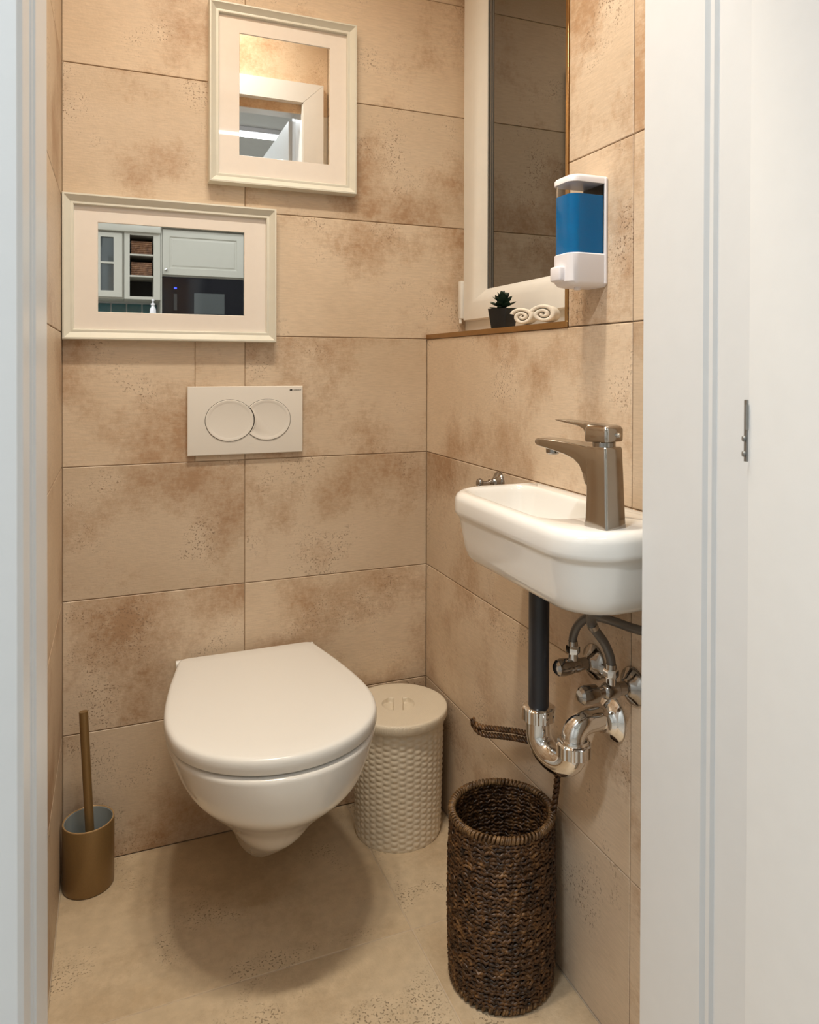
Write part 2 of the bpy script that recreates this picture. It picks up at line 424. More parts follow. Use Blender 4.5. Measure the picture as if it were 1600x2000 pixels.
# ------------------------------------------------------------------ lights of the small room
for x, lb in ((.13, 'round white ceiling downlight, the one by the left wall'), (.31, 'round white ceiling downlight, middle one of three'), (.49, 'round white ceiling downlight, the one by the right wall')):
    lamp = thing('ceiling_downlight', lb, 'ceiling lamp', (x, -.82, CEIL), 'ceiling downlights of the small room')
    build('trim_ring', MB().lathe([(.050, -.001), (.064, -.001), (.065, -.004), (.062, -.008), (.053, -.010), (.050, -.006)], (x, -.82, CEIL), n=32, closed=True), M['whitepl'], lamp)
    build('lens', MB().lathe([(.051, -.002), (.051, -.005), (.001, -.006)], (x, -.82, CEIL), n=28), M['bulb'], lamp)
    l = bpy.data.lights.new('downlight', 'AREA'); l.shape = 'DISK'; l.size = .12; l.spread = math.radians(120); l.energy = P_WC; l.color = WARM
    lo = bpy.data.objects.new('downlight', l); COL.objects.link(lo); lo.parent = lamp; lo.location = (0, 0, -.011)

# ------------------------------------------------------------------ toilet
XC = .4050
HALF = [(-.021, 0), (-.021, .06), (-.021, .115), (-.022, .143), (-.030, .155), (-.05, .161), (-.10, .172), (-.17, .1865), (-.25, .199), (-.32, .2045), (-.38, .2005), (-.43, .187), (-.475, .161), (-.51, .125), (-.535, .083), (-.549, .04), (-.553, 0)]
def catmull(P, n):
    out = []
    for i in range(len(P) - 1):
        p0 = P[max(i - 1, 0)]; p1 = P[i]; p2 = P[i + 1]; p3 = P[min(i + 2, len(P) - 1)]
        for k in range(n):
            t = k / n
            out.append(tuple(.5 * ((2 * p1[j]) + (-p0[j] + p2[j]) * t + (2 * p0[j] - 5 * p1[j] + 4 * p2[j] - p3[j]) * t * t + (-p0[j] + 3 * p1[j] - 3 * p2[j] + p3[j]) * t ** 3) for j in range(len(p1))))
    out.append(tuple(P[-1])); return out
HS = catmull(HALF, 4)
def outline(z, sx=1, sy=1, yo=0.0, inset=0.0, base=-.021, pw=1.0):
    R = [(y, w_) for (y, w_) in HS]
    L_ = [(y, -w_) for (y, w_) in reversed(HS[1:-1])]
    out = []
    cy_ = -.30
    for (y, w_) in R + L_:
        ww = w_ * sx * 1.015; yy = base + (y + .021) * sy + yo
        if inset:
            d = Vector((ww, yy - cy_)); l = d.length
            d = d * ((l - inset) / l) if l > 1e-6 else d
            ww, yy = d.x, cy_ + d.y
        out.append(Vector((XC + ww, yy, z)))
    return out
to = thing('toilet', 'white wall-hung toilet with its lid closed', 'toilet', (XC, -.25, .05))
rings = [outline(.4175, inset=.012), outline(.4165, inset=.003), outline(.4200, inset=0), outline(.436, inset=0), outline(.4415, inset=.0015), outline(.4450, inset=.005), outline(.4462, inset=.011), outline(.4470, inset=.05), outline(.4474, inset=.12)]
build('lid', MB().loft(rings), M['lid'], to, 60)
build('seat', MB().loft([outline(.4110, inset=.030), outline(.4110, inset=.024), outline(.4180, inset=.024), outline(.4182, inset=.030)]), M['lid'], to, 40)
# bowl: rings from the rim down to the outlet foot
zn = [.404, .38, .35, .32, .28, .24, .20, .16, .12, .085, .062, .053]
vx = [.985, .944, .891, .815, .685, .536, .417, .339, .278, .225, .152, .07]
vy = [1.045, 1.046, 1.040, 1.018, .929, .845, .779, .679, .572, .476, .408, .368]
sl = catmull(list(zip(zn, vx, vy)), 4)
rings = [outline(.4125, .97, 1.025, base=-.0015), outline(.4105, .980, 1.036, base=-.0015), outline(.4085, .984, 1.042, base=-.0015)]
for (z, sx, sy) in sl:
    rings.append(outline(z, sx, sy, base=-.0015))
build('bowl', MB().loft(rings), M['porcelain'], to, 60)
for s in (-1, 1):
    build('hinge', MB().lathe([(.009, -.012), (.0095, -.010), (.0095, .010), (.009, .012)], (XC + s * .152, -.0155, .4290), (1, 0, 0), n=16), M['lid'], to)

# ------------------------------------------------------------------ flush plate
fp = thing('flush_plate', 'white dual flush plate with two overlapping round buttons', 'flush plate', (.404, 0, .92))
x0, x1, z0, z1 = .2668, .5425, .9165, 1.0805
def plate_ring(ins, y): return [Vector((x0 + ins, y, z0 + ins)), Vector((x1 - ins, y, z0 + ins)), Vector((x1 - ins, y, z1 - ins)), Vector((x0 + ins, y, z1 - ins))]
c1, c2, cz, rx, rz = (.3645, .4540, .9985, .0580, .0505)
build('plate', MB().loft([plate_ring(.004, 0), plate_ring(.0, -.004), plate_ring(.0, -.011), plate_ring(.0015, -.0128), plate_ring(.005, -.0135)]), M['plate'], fp, 25)
def arc_full(cx_, k=1.0, n=56): return [(cx_ + rx * k * math.cos(2 * PI * i / n), cz + rz * k * math.sin(2 * PI * i / n)) for i in range(n)]
def crescent(k, n=44):
    # right circle minus left circle
    ox = (c1 + c2) / 2; dx = (c2 - c1) / 2 / rx
    a0 = math.acos(dx)  # crossing angle seen from the left centre
    R = []
    A = PI - a0
    for i in range(n + 1):
        t = -A + 2 * A * i / n
        R.append((c2 + rx * k * math.cos(t), cz + rz * k * math.sin(t)))
    for i in range(1, 20):
        t = a0 - 2 * a0 * i / 20
        R.append((c1 + rx * (2 - k) * 1.0 * math.cos(t), cz + rz * (2 - k) * math.sin(t)))
    return R
build('button_shade_ring', MB().prism(arc_full(c1, 1.0), lambda a, b: (a, -.012, b), lambda a, b: (a, -.01375, b)).prism(crescent(1.0), lambda a, b: (a, -.012, b), lambda a, b: (a, -.0137, b)), M['ringshade'], fp, 30, label='thin dark ring painted as the shadow line around the buttons')  # ring sits proud of the plate; its dark colour imitates shade
def button(poly_fn, name, cx_):
    rings = []
    for k, y in ((.982, -.0125), (.982, -.0146), (.965, -.0157), (.90, -.0157), (.84, -.0147), (.80, -.0143)):
        p = poly_fn(.982) if k == .982 else None
        q = poly_fn(.982); mx = sum(a for a, b in q) / len(q)
        if k != .982:
            q = [(mx + (a - mx) * k / .982, cz + (b - cz) * k / .982) for a, b in q]
        rings.append([Vector((a, y, b)) for a, b in q])
    return build(name, MB().loft(rings), M['plate'], fp, 30)
button(lambda k: arc_full(c1, k), 'flush_button', c1)
button(lambda k: crescent(k), 'flush_button', c2)
text_part('lettering', '\u25A0GEBERIT', .0062, (.5105, -.0136, 1.0685), (1, 0, 0), (0, 0, 1), M['ink'], fp, .0003, .98)
build('lettering_mark', MB().box(.5095, .5130, -.0142, -.0136, 1.0688, 1.0724), M['ink'], fp, 0)

# ------------------------------------------------------------------ framed mirrors
def framed(name, label, X0, X1, Z0, Z1, mx0, mx1, mz0, mz1):
    t = thing(name, label, 'mirror', ((X0 + X1) / 2, 0, Z0), 'framed mirrors over the toilet')
    pr = [(0, 0.0), (0, -.024), (.0015, -.030), (.005, -.0305), (.007, -.0285), (.017, -.021), (.0185, -.0215), (.0225, -.0215), (.024, -.020), (.024, -.012)]
    def rg(i, y): return [Vector((X0 + i, y, Z0 + i)), Vector((X1 - i, y, Z0 + i)), Vector((X1 - i, y, Z1 - i)), Vector((X0 + i, y, Z1 - i))]
    build('frame', MB().loft([rg(i, y) for i, y in pr], False, False), M['frame'], t, 25)
    a = [(X0 + .02, Z0 + .02), (X1 - .02, Z0 + .02), (X1 - .02, Z1 - .02), (X0 + .02, Z1 - .02)]
    b = [(mx0, mz0), (mx1, mz0), (mx1, mz1), (mx0, mz1)]; b2 = [(mx0 + .001, mz0 + .001), (mx1 - .001, mz0 + .001), (mx1 - .001, mz1 - .001), (mx0 + .001, mz1 - .001)]
    build('mat_board', MB().loft([[Vector((p[0], -.011, p[1])) for p in a], [Vector((p[0], -.0125, p[1])) for p in a], [Vector((p[0], -.0125, p[1])) for p in b], [Vector((p[0], -.0095, p[1])) for p in b2]], False, False), M['mat'], t, 0)
    build('mirror_glass', MB().box(mx0 - .005, mx1 + .005, -.0095, -.006, mz0 - .005, mz1 + .005), M['mirror'], t, 0)
    build('backing', MB().box(X0 + .004, X1 - .004, -.006, -.001, Z0 + .004, Z1 - .004), M['dark'], t, 0)
    return t
framed('framed_mirror', 'wide white framed mirror hung just over the flush plate', .0012, .4740, 1.187, 1.5115, .0735, .3990, 1.2500, 1.4525)
framed('framed_mirror', 'upright white framed mirror, the higher of the two', .3140, .6770, 1.564, 1.9920, .3860, .6108, 1.6365, 1.9295)

# ------------------------------------------------------------------ toilet brush
bx, by = .0560, -.0730
tb = thing('toilet_brush', 'bronze toilet brush standing in its cup in the left corner', 'toilet brush', (bx, by, 0))
build('cup', MB().lathe([(.0485, .0), (.0510, .002), (.0520, .006), (.0525, .140), (.0519, .1415)], (bx, by, 0), n=48, caps=(True, False)), M['brass'], tb)
build('cup_rim', MB().lathe([(.0522, .1405), (.0518, .1425), (.0500, .1430), (.0488, .1420), (.0488, .139), (.0522, .139)], (bx, by, 0), n=48, closed=True), M['brassrim'], tb)
build('liner', MB().lathe([(.0492, .1418), (.0480, .1405), (.0470, .03), (.001, .028)], (bx, by, 0), n=40, caps=(False, True)), M['greyin'], tb)
hd0 = Vector((bx + .004, by - .012, .10)); hd1 = Vector((bx - .010, by + .004, .377))
build('handle', MB().tube([hd0, hd0.lerp(hd1, .5), hd1], .0092, 20), M['brass'], tb)
build('bristles', MB().lathe([(.001, .055), (.030, .06), (.036, .08), (.034, .100), (.02, .106), (.001, .107)], (bx + .003, by - .010, 0), n=28), M['bristle'], tb)

# ------------------------------------------------------------------ bin with woven relief
nx, ny = .753, -.133
bn = thing('waste_bin', 'cream plastic bin with woven relief standing in the back corner', 'bin', (nx, ny, 0))
mb = MB(); nA, nH, H = 288, 150, .286; rings = []
cols = 36; rowsN = 21
for k in range(nH + 1):
    h_ = H * k / nH; r0 = .1035 + .0065 * k / nH; ring = []
    for j in range(nA):
        a = 2 * PI * j / nA
        u = a / (2 * PI) * cols; v = h_ / H * rowsN
        ui = math.floor(u); off = .5 if ui % 2 else 0
        fu = abs(math.sin(PI * (u - ui))); fv = abs(math.sin(PI * (v + off)))
        e = min(1, (H - h_) / .012, h_ / .006) if 0 < h_ < H else 0
        d = .0024 * fu * fv * max(0, e)
        ring.append(Vector((nx + (r0 + d) * math.cos(a), ny + (r0 + d) * math.sin(a), h_)))
    rings.append(ring)
mb.loft(rings)
build('body', mb, M['cream'], bn, 60)
m = noisy(mat('cream_lid', (.78, .69, .55), .38), 30, .01); nt, N, L, b = nodes(m)
tc = N.new('ShaderNodeTexCoord'); br = N.new('ShaderNodeTexBrick'); br.inputs['Scale'].default_value = 75; br.inputs['Mortar Size'].default_value = .06; br.inputs['Mortar Smooth'].default_value = 1
L.new(tc.outputs['Object'], br.inputs['Vector']); bp = N.new('ShaderNodeBump'); bp.inputs['Strength'].default_value = .5; bp.inputs['Distance'].default_value = .0008; bp.invert = True
L.new(br.outputs['Fac'], bp.inputs['Height']); L.new(bp.outputs['Normal'], b.inputs['Normal'])
ux, uy = math.cos(-.36), math.sin(-.36)          # across the grip bar
def sst(e0, e1, x):
    t = max(0, min(1, (x - e0) / (e1 - e0))); return t * t * (3 - 2 * t)
def lid_h(x, y):
    # round finger well with a straight bar across it
    p = x * ux + y * uy; q = -x * uy + y * ux; r = math.hypot(p, q)
    moon = sst(.011, .0135, abs(p)) * (1 - sst(.0385, .0405, r)) * (1 - sst(.030, .034, abs(q)))
    depth = .0125 * (1 - .75 * min(1, max(0, (abs(p) - .0135) / .026)) ** 2)
    return -moon * depth
rings = []; nL = 120
for (r, h_) in ((.1125, .279), (.1185, .279), (.1205, .283), (.1210, .295), (.1200, .2995), (.1175, .3015), (.112, .3018), (.09, .3018), (.07, .3018), (.055, .3018), (.047, .3018)):
    rings.append([Vector((nx + r * math.cos(2 * PI * j / nL), ny + r * math.sin(2 * PI * j / nL), h_)) for j in range(nL)])
for k in range(36):
    r = .043 - .0425 * k / 35
    rings.append([Vector((nx + r * math.cos(2 * PI * j / nL), ny + r * math.sin(2 * PI * j / nL), .3018 + lid_h(r * math.cos(2 * PI * j / nL), r * math.sin(2 * PI * j / nL)))) for j in range(nL)])
lid = build('lid', MB().loft(rings), m, bn, 50)

# ------------------------------------------------------------------ woven basket
kx, ky, kh, kr = .7755, -.6200, .307, .0935
bk = thing('woven_basket', 'tall dark brown woven seagrass basket with rope loop, under the washbasin', 'basket', (kx, ky, 0))
mb = MB(); rowsK = 40; nseg = 132; stakes = 22
rnd = random.Random(3)
for k in range(rowsK):
    z = .010 + (kh - .020) * k / (rowsK - 1)
    rr = kr + .0035 * math.sin(PI * z / kh) + rnd.uniform(-.0008, .0008)
    ph = rnd.uniform(0, 6.28); tw = rnd.choice((44, 46, 48, 50)); amp = rnd.uniform(.0018, .0032)
    for sidx in (0, 1):
        path = []
        for j in range(nseg):
            a = 2 * PI * j / nseg
            wv = math.sin(stakes * a / 1.0 + (PI if k % 2 else 0) + sidx * PI)
            q = tw * a + sidx * PI + ph
            jz = amp * math.sin(3 * a + ph) * .5 + .0012 * math.sin(stakes * a + ph)
            r = rr + .0026 * wv + .0011 * math.cos(q) - .001
            path.append(Vector((kx + r * math.cos(a), ky + r * math.sin(a), z + jz + .0026 * math.sin(q))))
        mb.tube(path, .0031, 5, closed=True)
wv_ = build('weave', mb, M['wicker'], bk, 80); wv_['kind'] = 'stuff'
build('inner_wall', MB().lathe([(.001, .004), (kr - .004, .004), (kr - .0005, .02), (kr + .0025, kh * .5), (kr - .0005, kh - .006), (kr - .0015, kh - .006), (kr + .0015, kh * .5), (kr - .0015, .02), (kr - .005, .010), (.001, .010)], (kx, ky, 0), n=60), M['wicker'], bk, 60)
mb = MB()
def coil(zc, R, r, turns, tr, sl=1.0):
    path = []
    n = turns * 8
    for j in range(n):
        a = 2 * PI * j / n; q = turns * a
        rj = R + r * math.cos(q); path.append(Vector((kx + rj * math.cos(a), ky + rj * math.sin(a), zc + r * math.sin(q) * sl)))
    mb.tube(path, tr, 5, closed=True)
coil(kh - .001, kr - .001, .0056, 82, .0022)
coil(kh - .001, kr - .001, .0050, 74, .0022)
build('rim', mb, M['wickerrim'], bk, 80)
mb = MB(); coil(.0085, kr - .003, .0055, 50, .003); coil(.0085, kr - .003, .005, 45, .0028)
build('foot_ring', mb, M['wickerrim'], bk, 80)
def rope(path, r, mb):
    P = catmull([tuple(p) for p in path], 30); n = len(P); P = [Vector(p) for p in P]
    L_ = 0; Ls = [0]
    for i in range(1, n): L_ += (P[i] - P[i - 1]).length; Ls.append(L_)
    u = None; U = []
    for i in range(n):
        t = (P[min(i + 1, n - 1)] - P[max(i - 1, 0)]).normalized()
        if u is None: u = t.cross(Vector((.3, .2, 1))).normalized()
        u = (u - t * u.dot(t)).normalized(); U.append((u.copy(), t.cross(u)))
    for s in range(2):
        mb.tube([P[i] + (U[i][0] * math.cos(Ls[i] * 300 + s * PI) + U[i][1] * math.sin(Ls[i] * 300 + s * PI)) * r for i in range(n)], r * 1.0, 6)
mb = MB()
ra = [(kx + .072, ky - .052, .275), (.8600, -.668, .325), (.8640, -.672, .385), (.8640, -.664, .418), (.8600, -.635, .4250), (.8500, -.57, .4130), (.8380, -.49, .3860), (.8300, -.445, .3700), (.8230, -.420, .3660), (.8200, -.407, .3740)]
rb = [(kx + .074, ky - .048, .275), (.8630, -.664, .325), (.8660, -.667, .375), (.8660, -.660, .402), (.8600, -.632, .4115), (.8500, -.57, .3990), (.8380, -.49, .3715), (.8290, -.445, .3560), (.8225, -.420, .3570), (.8195, -.406, .3690)]
rope(ra, .0032, mb); rope(rb, .0032, mb)
build('rope_loop', mb, M['wicker'], bk, 80)

# ------------------------------------------------------------------ washbasin
sx0, sx1, sy0, sy1, zt = .6840, W - .0005, -.9930, -.5420, .9000
def rrect(x0, x1, y0, y1, z, r1, r2, n=10):
    # corners: wall side small radius r2, room side large radius r1
    pts = []
    for (cx_, cy_, a0, r) in ((x0 + r1, y0 + r1, PI, r1), (x1 - r2, y0 + r2, 1.5 * PI, r2), (x1 - r2, y1 - r2, 0, r2), (x0 + r1, y1 - r1, .5 * PI, r1)):
        for i in range(n + 1):
            a = a0 + PI / 2 * i / n
            pts.append(Vector((cx_ + r * math.cos(a), cy_ + r * math.sin(a), z)))
    return pts
def out_ring(ins, z, r=.075): return rrect(sx0 + ins, sx1, sy0 + ins, sy1 - ins, z, max(.02, r - ins * .6), .010)
bsn = thing('washbasin', 'small white ceramic wall-hung washbasin on the right wall', 'washbasin', (.80, -.765, .77))
rings = []
bx0, bx1, by0, by1 = .7060, .8500, -.8950, -.5750     # bowl opening
def in_ring(k, z, r): 
    cx_, cy_ = (bx0 + bx1) / 2 + .004, (by0 + by1) / 2 + .01
    hx, hy = (bx1 - bx0) / 2 * k, (by1 - by0) / 2 * (k * .55 + .45 if k < 1 else 1)
    return rrect(cx_ - hx, cx_ + hx, cy_ - hy, cy_ + hy, z, r, r)
# outside, bottom to top
for (ins, z) in ((.060, .7730), (.040, .7735), (.028, .777), (.021, .785), (.0165, .800), (.012, .825), (.0085, .848), (.0070, .8545), (.0030, .8585), (.0005, .863), (.0, .868), (.0, .884), (.0012, .890), (.0045, .8960), (.0095, .8992), (.0145, .9000)):
    rings.append(out_ring(ins, z, .082))
rings.append(in_ring(1.07, .9000, .050))
for (k, z, r) in ((1.04, .8997, .049), (1.01, .8986, .048), (.985, .8966, .047), (.962, .8930, .046), (.945, .8875, .045), (.90, .870, .043), (.84, .848, .040), (.72, .828, .036), (.50, .818, .026), (.22, .8145, .010)):
    rings.append(in_ring(k, z, r))
build('basin', MB().loft(rings), M['porcelain'], bsn, 60)
build('drain', MB().lathe([(.001, .8165), (.018, .8165), (.019, .8155), (.019, .813)], (.785, -.725, 0), n=28), M['chrome'], bsn)

# ------------------------------------------------------------------ faucet
FO = Vector((.7630, -.9480, zt)); th = math.radians(12)
FS = Vector((-math.sin(th), math.cos(th), 0)); FT = Vector((math.cos(th), math.sin(th), 0))
def fl_(s, t, z): return FO + FS * s + FT * t + Vector((0, 0, z))
def frect(s0, s1, hw, z, r=.004, n=4, tilt=0.0):
    pts = []
    for (cs, ct, a0) in ((s0 + r, -hw + r, PI), (s1 - r, -hw + r, 1.5 * PI), (s1 - r, hw - r, 0), (s0 + r, hw - r, .5 * PI)):
        for i in range(n + 1):
            a = a0 + PI / 2 * i / n; s_ = cs + r * math.cos(a)
            pts.append(fl_(s_, ct + r * math.sin(a), z + tilt * s_))
    return pts
fc = thing('faucet', 'chrome single-lever faucet on the near end of the washbasin', 'faucet', FO)
build('body', MB().loft([frect(-.0225, .0215, .0215, .0), frect(-.0225, .0215, .0215, .003), frect(-.0215, .0200, .0208, .012), frect(-.0200, .0190, .0200, .045), frect(-.0190, .0195, .0194, .075), frect(-.0180, .0210, .0190, .095), frect(-.0175, .0220, .0187, .112), frect(-.0160, .0205, .0175, .1155, .004)]), M['chromed'], fc, 30)
def sring(s, zb, ztp, hw, r=.0025, n=4):
    pts = []
    r = min(r, (ztp - zb) * .45)
    for (ct, cz_, a0) in ((-hw + r, zb + r, PI), (hw - r, zb + r, 1.5 * PI), (hw - r, ztp - r, 0), (-hw + r, ztp - r, .5 * PI)):
        for i in range(n + 1):
            a = a0 + PI / 2 * i / n
            pts.append(fl_(s, ct + r * math.cos(a), cz_ + r * math.sin(a)))
    return pts
build('spout', MB().loft([sring(.010, .050, .1135, .0185), sring(.0215, .060, .1142, .0190), sring(.026, .074, .1148, .0190), sring(.033, .0855, .1152, .0188), sring(.045, .0935, .1162, .0185), sring(.065, .0985, .1175, .0180), sring(.088, .1020, .1180, .0172), sring(.114, .1050, .1183, .0165), sring(.126, .1065, .1180, .0158), sring(.1305, .1085, .1165, .0148, .0035), sring(.1315, .1105, .1145, .013)]), M['chromed'], fc, 45)
build('aerator', MB().lathe([(.0105, .1065), (.0105, .0965), (.009, .0945), (.001, .0945)], FO + FS * .106, n=20), M['darkchrome'], fc)
build('neck', MB().lathe([(.0165, .113), (.0165, .1215), (.0150, .123)], FO + FS * .002, n=28), M['darkchrome'], fc)
build('lever_block', MB().loft([frect(-.0185, .0240, .0178, .1225, .006, tilt=-.06), frect(-.0195, .0250, .0188, .1250, .006, tilt=-.06), frect(-.0195, .0250, .0188, .1410, .006, tilt=.0), frect(-.0175, .0235, .0165, .1455, .006, tilt=.02), frect(-.0140, .0205, .013, .1470, .006, tilt=.02)]), M['chromed'], fc, 45)
build('lever', MB().loft([sring(.008, .128, .1470, .0155), sring(.0245, .131, .1474, .0150), sring(.029, .1385, .1478, .0146), sring(.040, .1425, .1480, .0140), sring(.062, .1452, .1488, .0130, .001), sring(.086, .1476, .1496, .0115, .0007), sring(.090, .1484, .1494, .0105, .0004)]), M['chromed'], fc, 45)
build('screw_cap', MB().lathe([(.001, .0022), (.0028, .0020), (.0036, .0), (.0036, -.002)], FO + FS * -.0215 + FT * .004 + Vector((0, 0, .133)), -FS, n=16), M['chrome'], fc)

# ------------------------------------------------------------------ drain pipe and trap
PX, PY = .7910, -.7240; QX, QY = .8080, -.8060
dp = thing('drain_trap', 'black drain pipe with chrome p-trap under the washbasin', 'drain pipe', (PX, PY, .50))
build('down_pipe', MB().tube([(PX, PY, .7725), (PX, PY, .66), (PX, PY, .530)], .0180, 32), M['blackpipe'], dp)
def nut(ax, ay, z0, z1, r, lobes=10):
    return MB().lathe([(r * .86, z0), (r, z0 + .002), (r, z1 - .004), (r * .90, z1 - .001), (r * .80, z1)], (ax, ay, 0), n=64, fn=lambda a, h_: 1 + (.085 if math.cos(lobes * a) > .45 else 0))
build('slip_nut', nut(PX, PY, .5170, .5430, .0270), M['chrome'], dp, 30)
# U bend
D = Vector((QX - PX, QY - PY, 0)); Lr = D.length / 2; D.normalize(); zb = .4985
path = [Vector((PX, PY, .535)), Vector((PX, PY, .517))]
for i in range(17):
    a = PI * i / 16
    path.append(Vector((PX, PY, zb)) + D * (Lr - Lr * math.cos(a)) + Vector((0, 0, -Lr * math.sin(a) * .80)))
path += [Vector((QX, QY, .510))]
build('u_bend', MB().tube(path, .0218, 28), M['chrome'], dp, 60)
build('slip_nut', nut(QX, QY, .4905, .5150, .0265), M['chrome'], dp, 30)
path = [Vector((QX, QY, .505)), Vector((QX, QY, .522))]
for i in range(9):
    a = PI / 2 * i / 8
    path.append(Vector((QX + .030 - .030 * math.cos(a), QY, .522 + .022 * math.sin(a))))
path += [Vector((W - .012, QY, .544)), Vector((W - .002, QY, .544))]
build('outlet_bend', MB().tube(path, .0200, 28), M['chrome'], dp, 60)
build('collar_ring', MB().lathe([(.0198, .5145), (.0240, .5145), (.0246, .5170), (.0238, .5195), (.0200, .5200)], (QX, QY, 0), n=32), M['chrome'], dp)
build('wall_flange', MB().lathe([(.0395, .0), (.0400, .002), (.0385, .0050), (.030, .010), (.022, .018), (.0210, .024), (.0200, .024)], (W, QY, .541), (-1, 0, 0), n=44), M['chrome'], dp, 40)

# ------------------------------------------------------------------ angle valves and hoses
def valve(y, z, label, sh=0.0):
    v = thing('angle_valve', label, 'valve', (W, y, z), 'angle valves under the washbasin')
    A = (-1, 0, 0)
    build('flange', MB().lathe([(.0300, .0), (.0305, .002), (.0290, .005), (.020, .010), (.0145, .016), (.012, .018)], (W, y, z), A, n=36), M['darkchrome'], v, 40)
    build('body', MB().lathe([(.0105, .012), (.0105, .032), (.0125, .034), (.0130, .054), (.0110, .058), (.0085, .060), (.0085, .074 - sh)], (W, y, z), A, n=24), M['darkchrome'], v, 40)
    build('knob', MB().lathe([(.0100, .070 - sh), (.0135, .073 - sh), (.0142, .090 - sh), (.0130, .100 - sh), (.009, .104 - sh), (.001, .105 - sh)], (W, y, z), A, n=48, fn=lambda a, h_: 1 + (.06 if (.073 < h_ + sh < .095 and math.cos(8 * a) > 0) else 0)), M['darkchrome'], v, 30)
    build('outlet', MB().lathe([(.0085, .0), (.0085, .018)], (W - .045, y, z + .006), (0, 0, 1), n=18), M['chrome'], v)
    build('hex_nut', MB().lathe([(.0115, .016), (.0122, .018), (.0122, .027), (.0108, .029)], (W - .045, y, z + .006), (0, 0, 1), n=6), M['chrome'], v, 20)
    return v
valve(-.7580, .6170, 'dark chrome angle valve half hidden behind the black drain pipe', .024)
valve(-.8640, .6170, 'dark chrome angle valve nearest the white door jamb')
def braided(name):
    m = mat(name, (.17, .165, .16), .38, .6); nt, N, L, b = nodes(m)
    tc = N.new('ShaderNodeTexCoord'); wv = N.new('ShaderNodeTexChecker'); wv.inputs['Scale'].default_value = 420
    L.new(tc.outputs['Object'], wv.inputs['Vector']); bp = N.new('ShaderNodeBump'); bp.inputs['Strength'].default_value = .5; bp.inputs['Distance'].default_value = .0006
    L.new(wv.outputs['Fac'], bp.inputs['Height']); L.new(bp.outputs['Normal'], b.inputs['Normal'])
    return m
M['braid'] = braided('braided_hose')
def hose(label, pts, fer):
    P = catmull(pts, 10); t = thing('supply_hose', label, 'hose', pts[0], 'supply hoses under the washbasin')
    build('braid', MB().tube(P, .0072, 14), M['braid'], t, 60)
    for (i, j) in fer:
        build('ferrule', MB().tube([P[i], P[(i + j) // 2], P[j]], .0085, 14), M['nickel'], t, 40)
hose('braided hose curving right from the valve behind the drain pipe', [(W - .045, -.758, .6500), (W - .045, -.759, .668), (W - .043, -.772, .692), (W - .040, -.800, .713), (W - .037, -.845, .7225), (W - .034, -.90, .7270), (W - .030, -.95, .7340), (W - .030, -.978, .7460), (W - .032, -.982, .7630)], [(0, 6)])
hose('braided hose rising from the valve nearest the jamb to the basin', [(W - .045, -.864, .6500), (W - .046, -.864, .668), (W - .056, -.862, .693), (W - .080, -.866, .722), (.788, -.880, .742), (.772, -.905, .758), (.766, -.93, .770)], [(0, 6), (30, 34)])

# ------------------------------------------------------------------ wall hook
hk = thing('wall_hook', 'small chrome wall hook showing just behind the washbasin rim', 'hook', (W, -.4100, .880))
build('rosette', MB().lathe([(.0215, 0), (.0220, .003), (.0200, .007), (.012, .012), (.008, .018), (.0068, .026)], (W, -.4100, .880), (-1, 0, 0), n=32), M['darkchrome'], hk, 40)
build('stem', MB().tube([(W - .02, -.41, .880), (W - .035, -.41, .877), (W - .046, -.41, .879)], .0058, 14), M['darkchrome'], hk, 60)
build('knob', MB().lathe([(.001, .0), (.0075, .002), (.0100, .007), (.0075, .012), (.001, .014)], (W - .042, -.41, .8795), (-1, 0, .15), n=20), M['darkchrome'], hk, 60)

# ------------------------------------------------------------------ soap dispenser
SY = -.7560
sd = thing('soap_dispenser', 'white wall soap dispenser filled with blue liquid soap', 'soap dispenser', (W, SY, 1.27))
def hexp(hw, dp_, ch, off=0.0):
    return [(W - off, SY - hw), (W - dp_ + ch, SY - hw), (W - dp_, SY - hw + ch), (W - dp_, SY + hw - ch), (W - dp_ + ch, SY + hw), (W - off, SY + hw)]
def hexring(hw, dp_, ch, z, off=0.0, bev=.006):
    p = hexp(hw, dp_, ch, off); out = []
    n = len(p)
    for i in range(n):
        a, b_, c = Vector(p[i - 1]), Vector(p[i]), Vector(p[(i + 1) % n])
        if i in (0, n - 1): out.append(Vector((b_.x, b_.y, z))); continue
        d1 = (a - b_).normalized() * min(bev, (a - b_).length * .4); d2 = (c - b_).normalized() * min(bev, (c - b_).length * .4)
        for t in (0, .33, .67, 1):
            q = (b_ + d1) * (1 - t) ** 2 + b_ * 2 * t * (1 - t) + (b_ + d2) * t * t
            out.append(Vector((q.x, q.y, z)))
    return out
HWD, DPT, CH = .0320, .0720, .0100
build('back_plate', MB().box(W - .006, W, SY - HWD - .002, SY + HWD + .002, 1.2700, 1.4500, .0015), M['whitepl'], sd, 35)
build('cap', MB().loft([hexring(HWD - .004, DPT - .004, CH, 1.4395), hexring(HWD, DPT, CH, 1.4400), hexring(HWD, DPT, CH, 1.4475), hexring(HWD - .001, DPT - .002, CH, 1.4505), hexring(HWD - .006, DPT - .008, CH, 1.4535), hexring(HWD - .012, DPT - .02, CH - .006, 1.4545)]), M['whitepl'], sd, 40)
ro = [hexring(HWD - .002, DPT - .002, CH, z, .006) for z in (1.3200, 1.4400)]; ri = [hexring(HWD - .004, DPT - .004, CH - .0008, z, .0075) for z in (1.4400, 1.3215)]
build('reservoir', MB().loft(ro + ri, False, False), M['clear'], sd, 40, label='clear plastic reservoir')
build('liquid_soap', MB().loft([hexring(HWD - .0036, DPT - .0036, CH - .0006, z, .0072) for z in (1.3216, 1.4205)]), M['soap'], sd, 40, label='blue liquid soap')
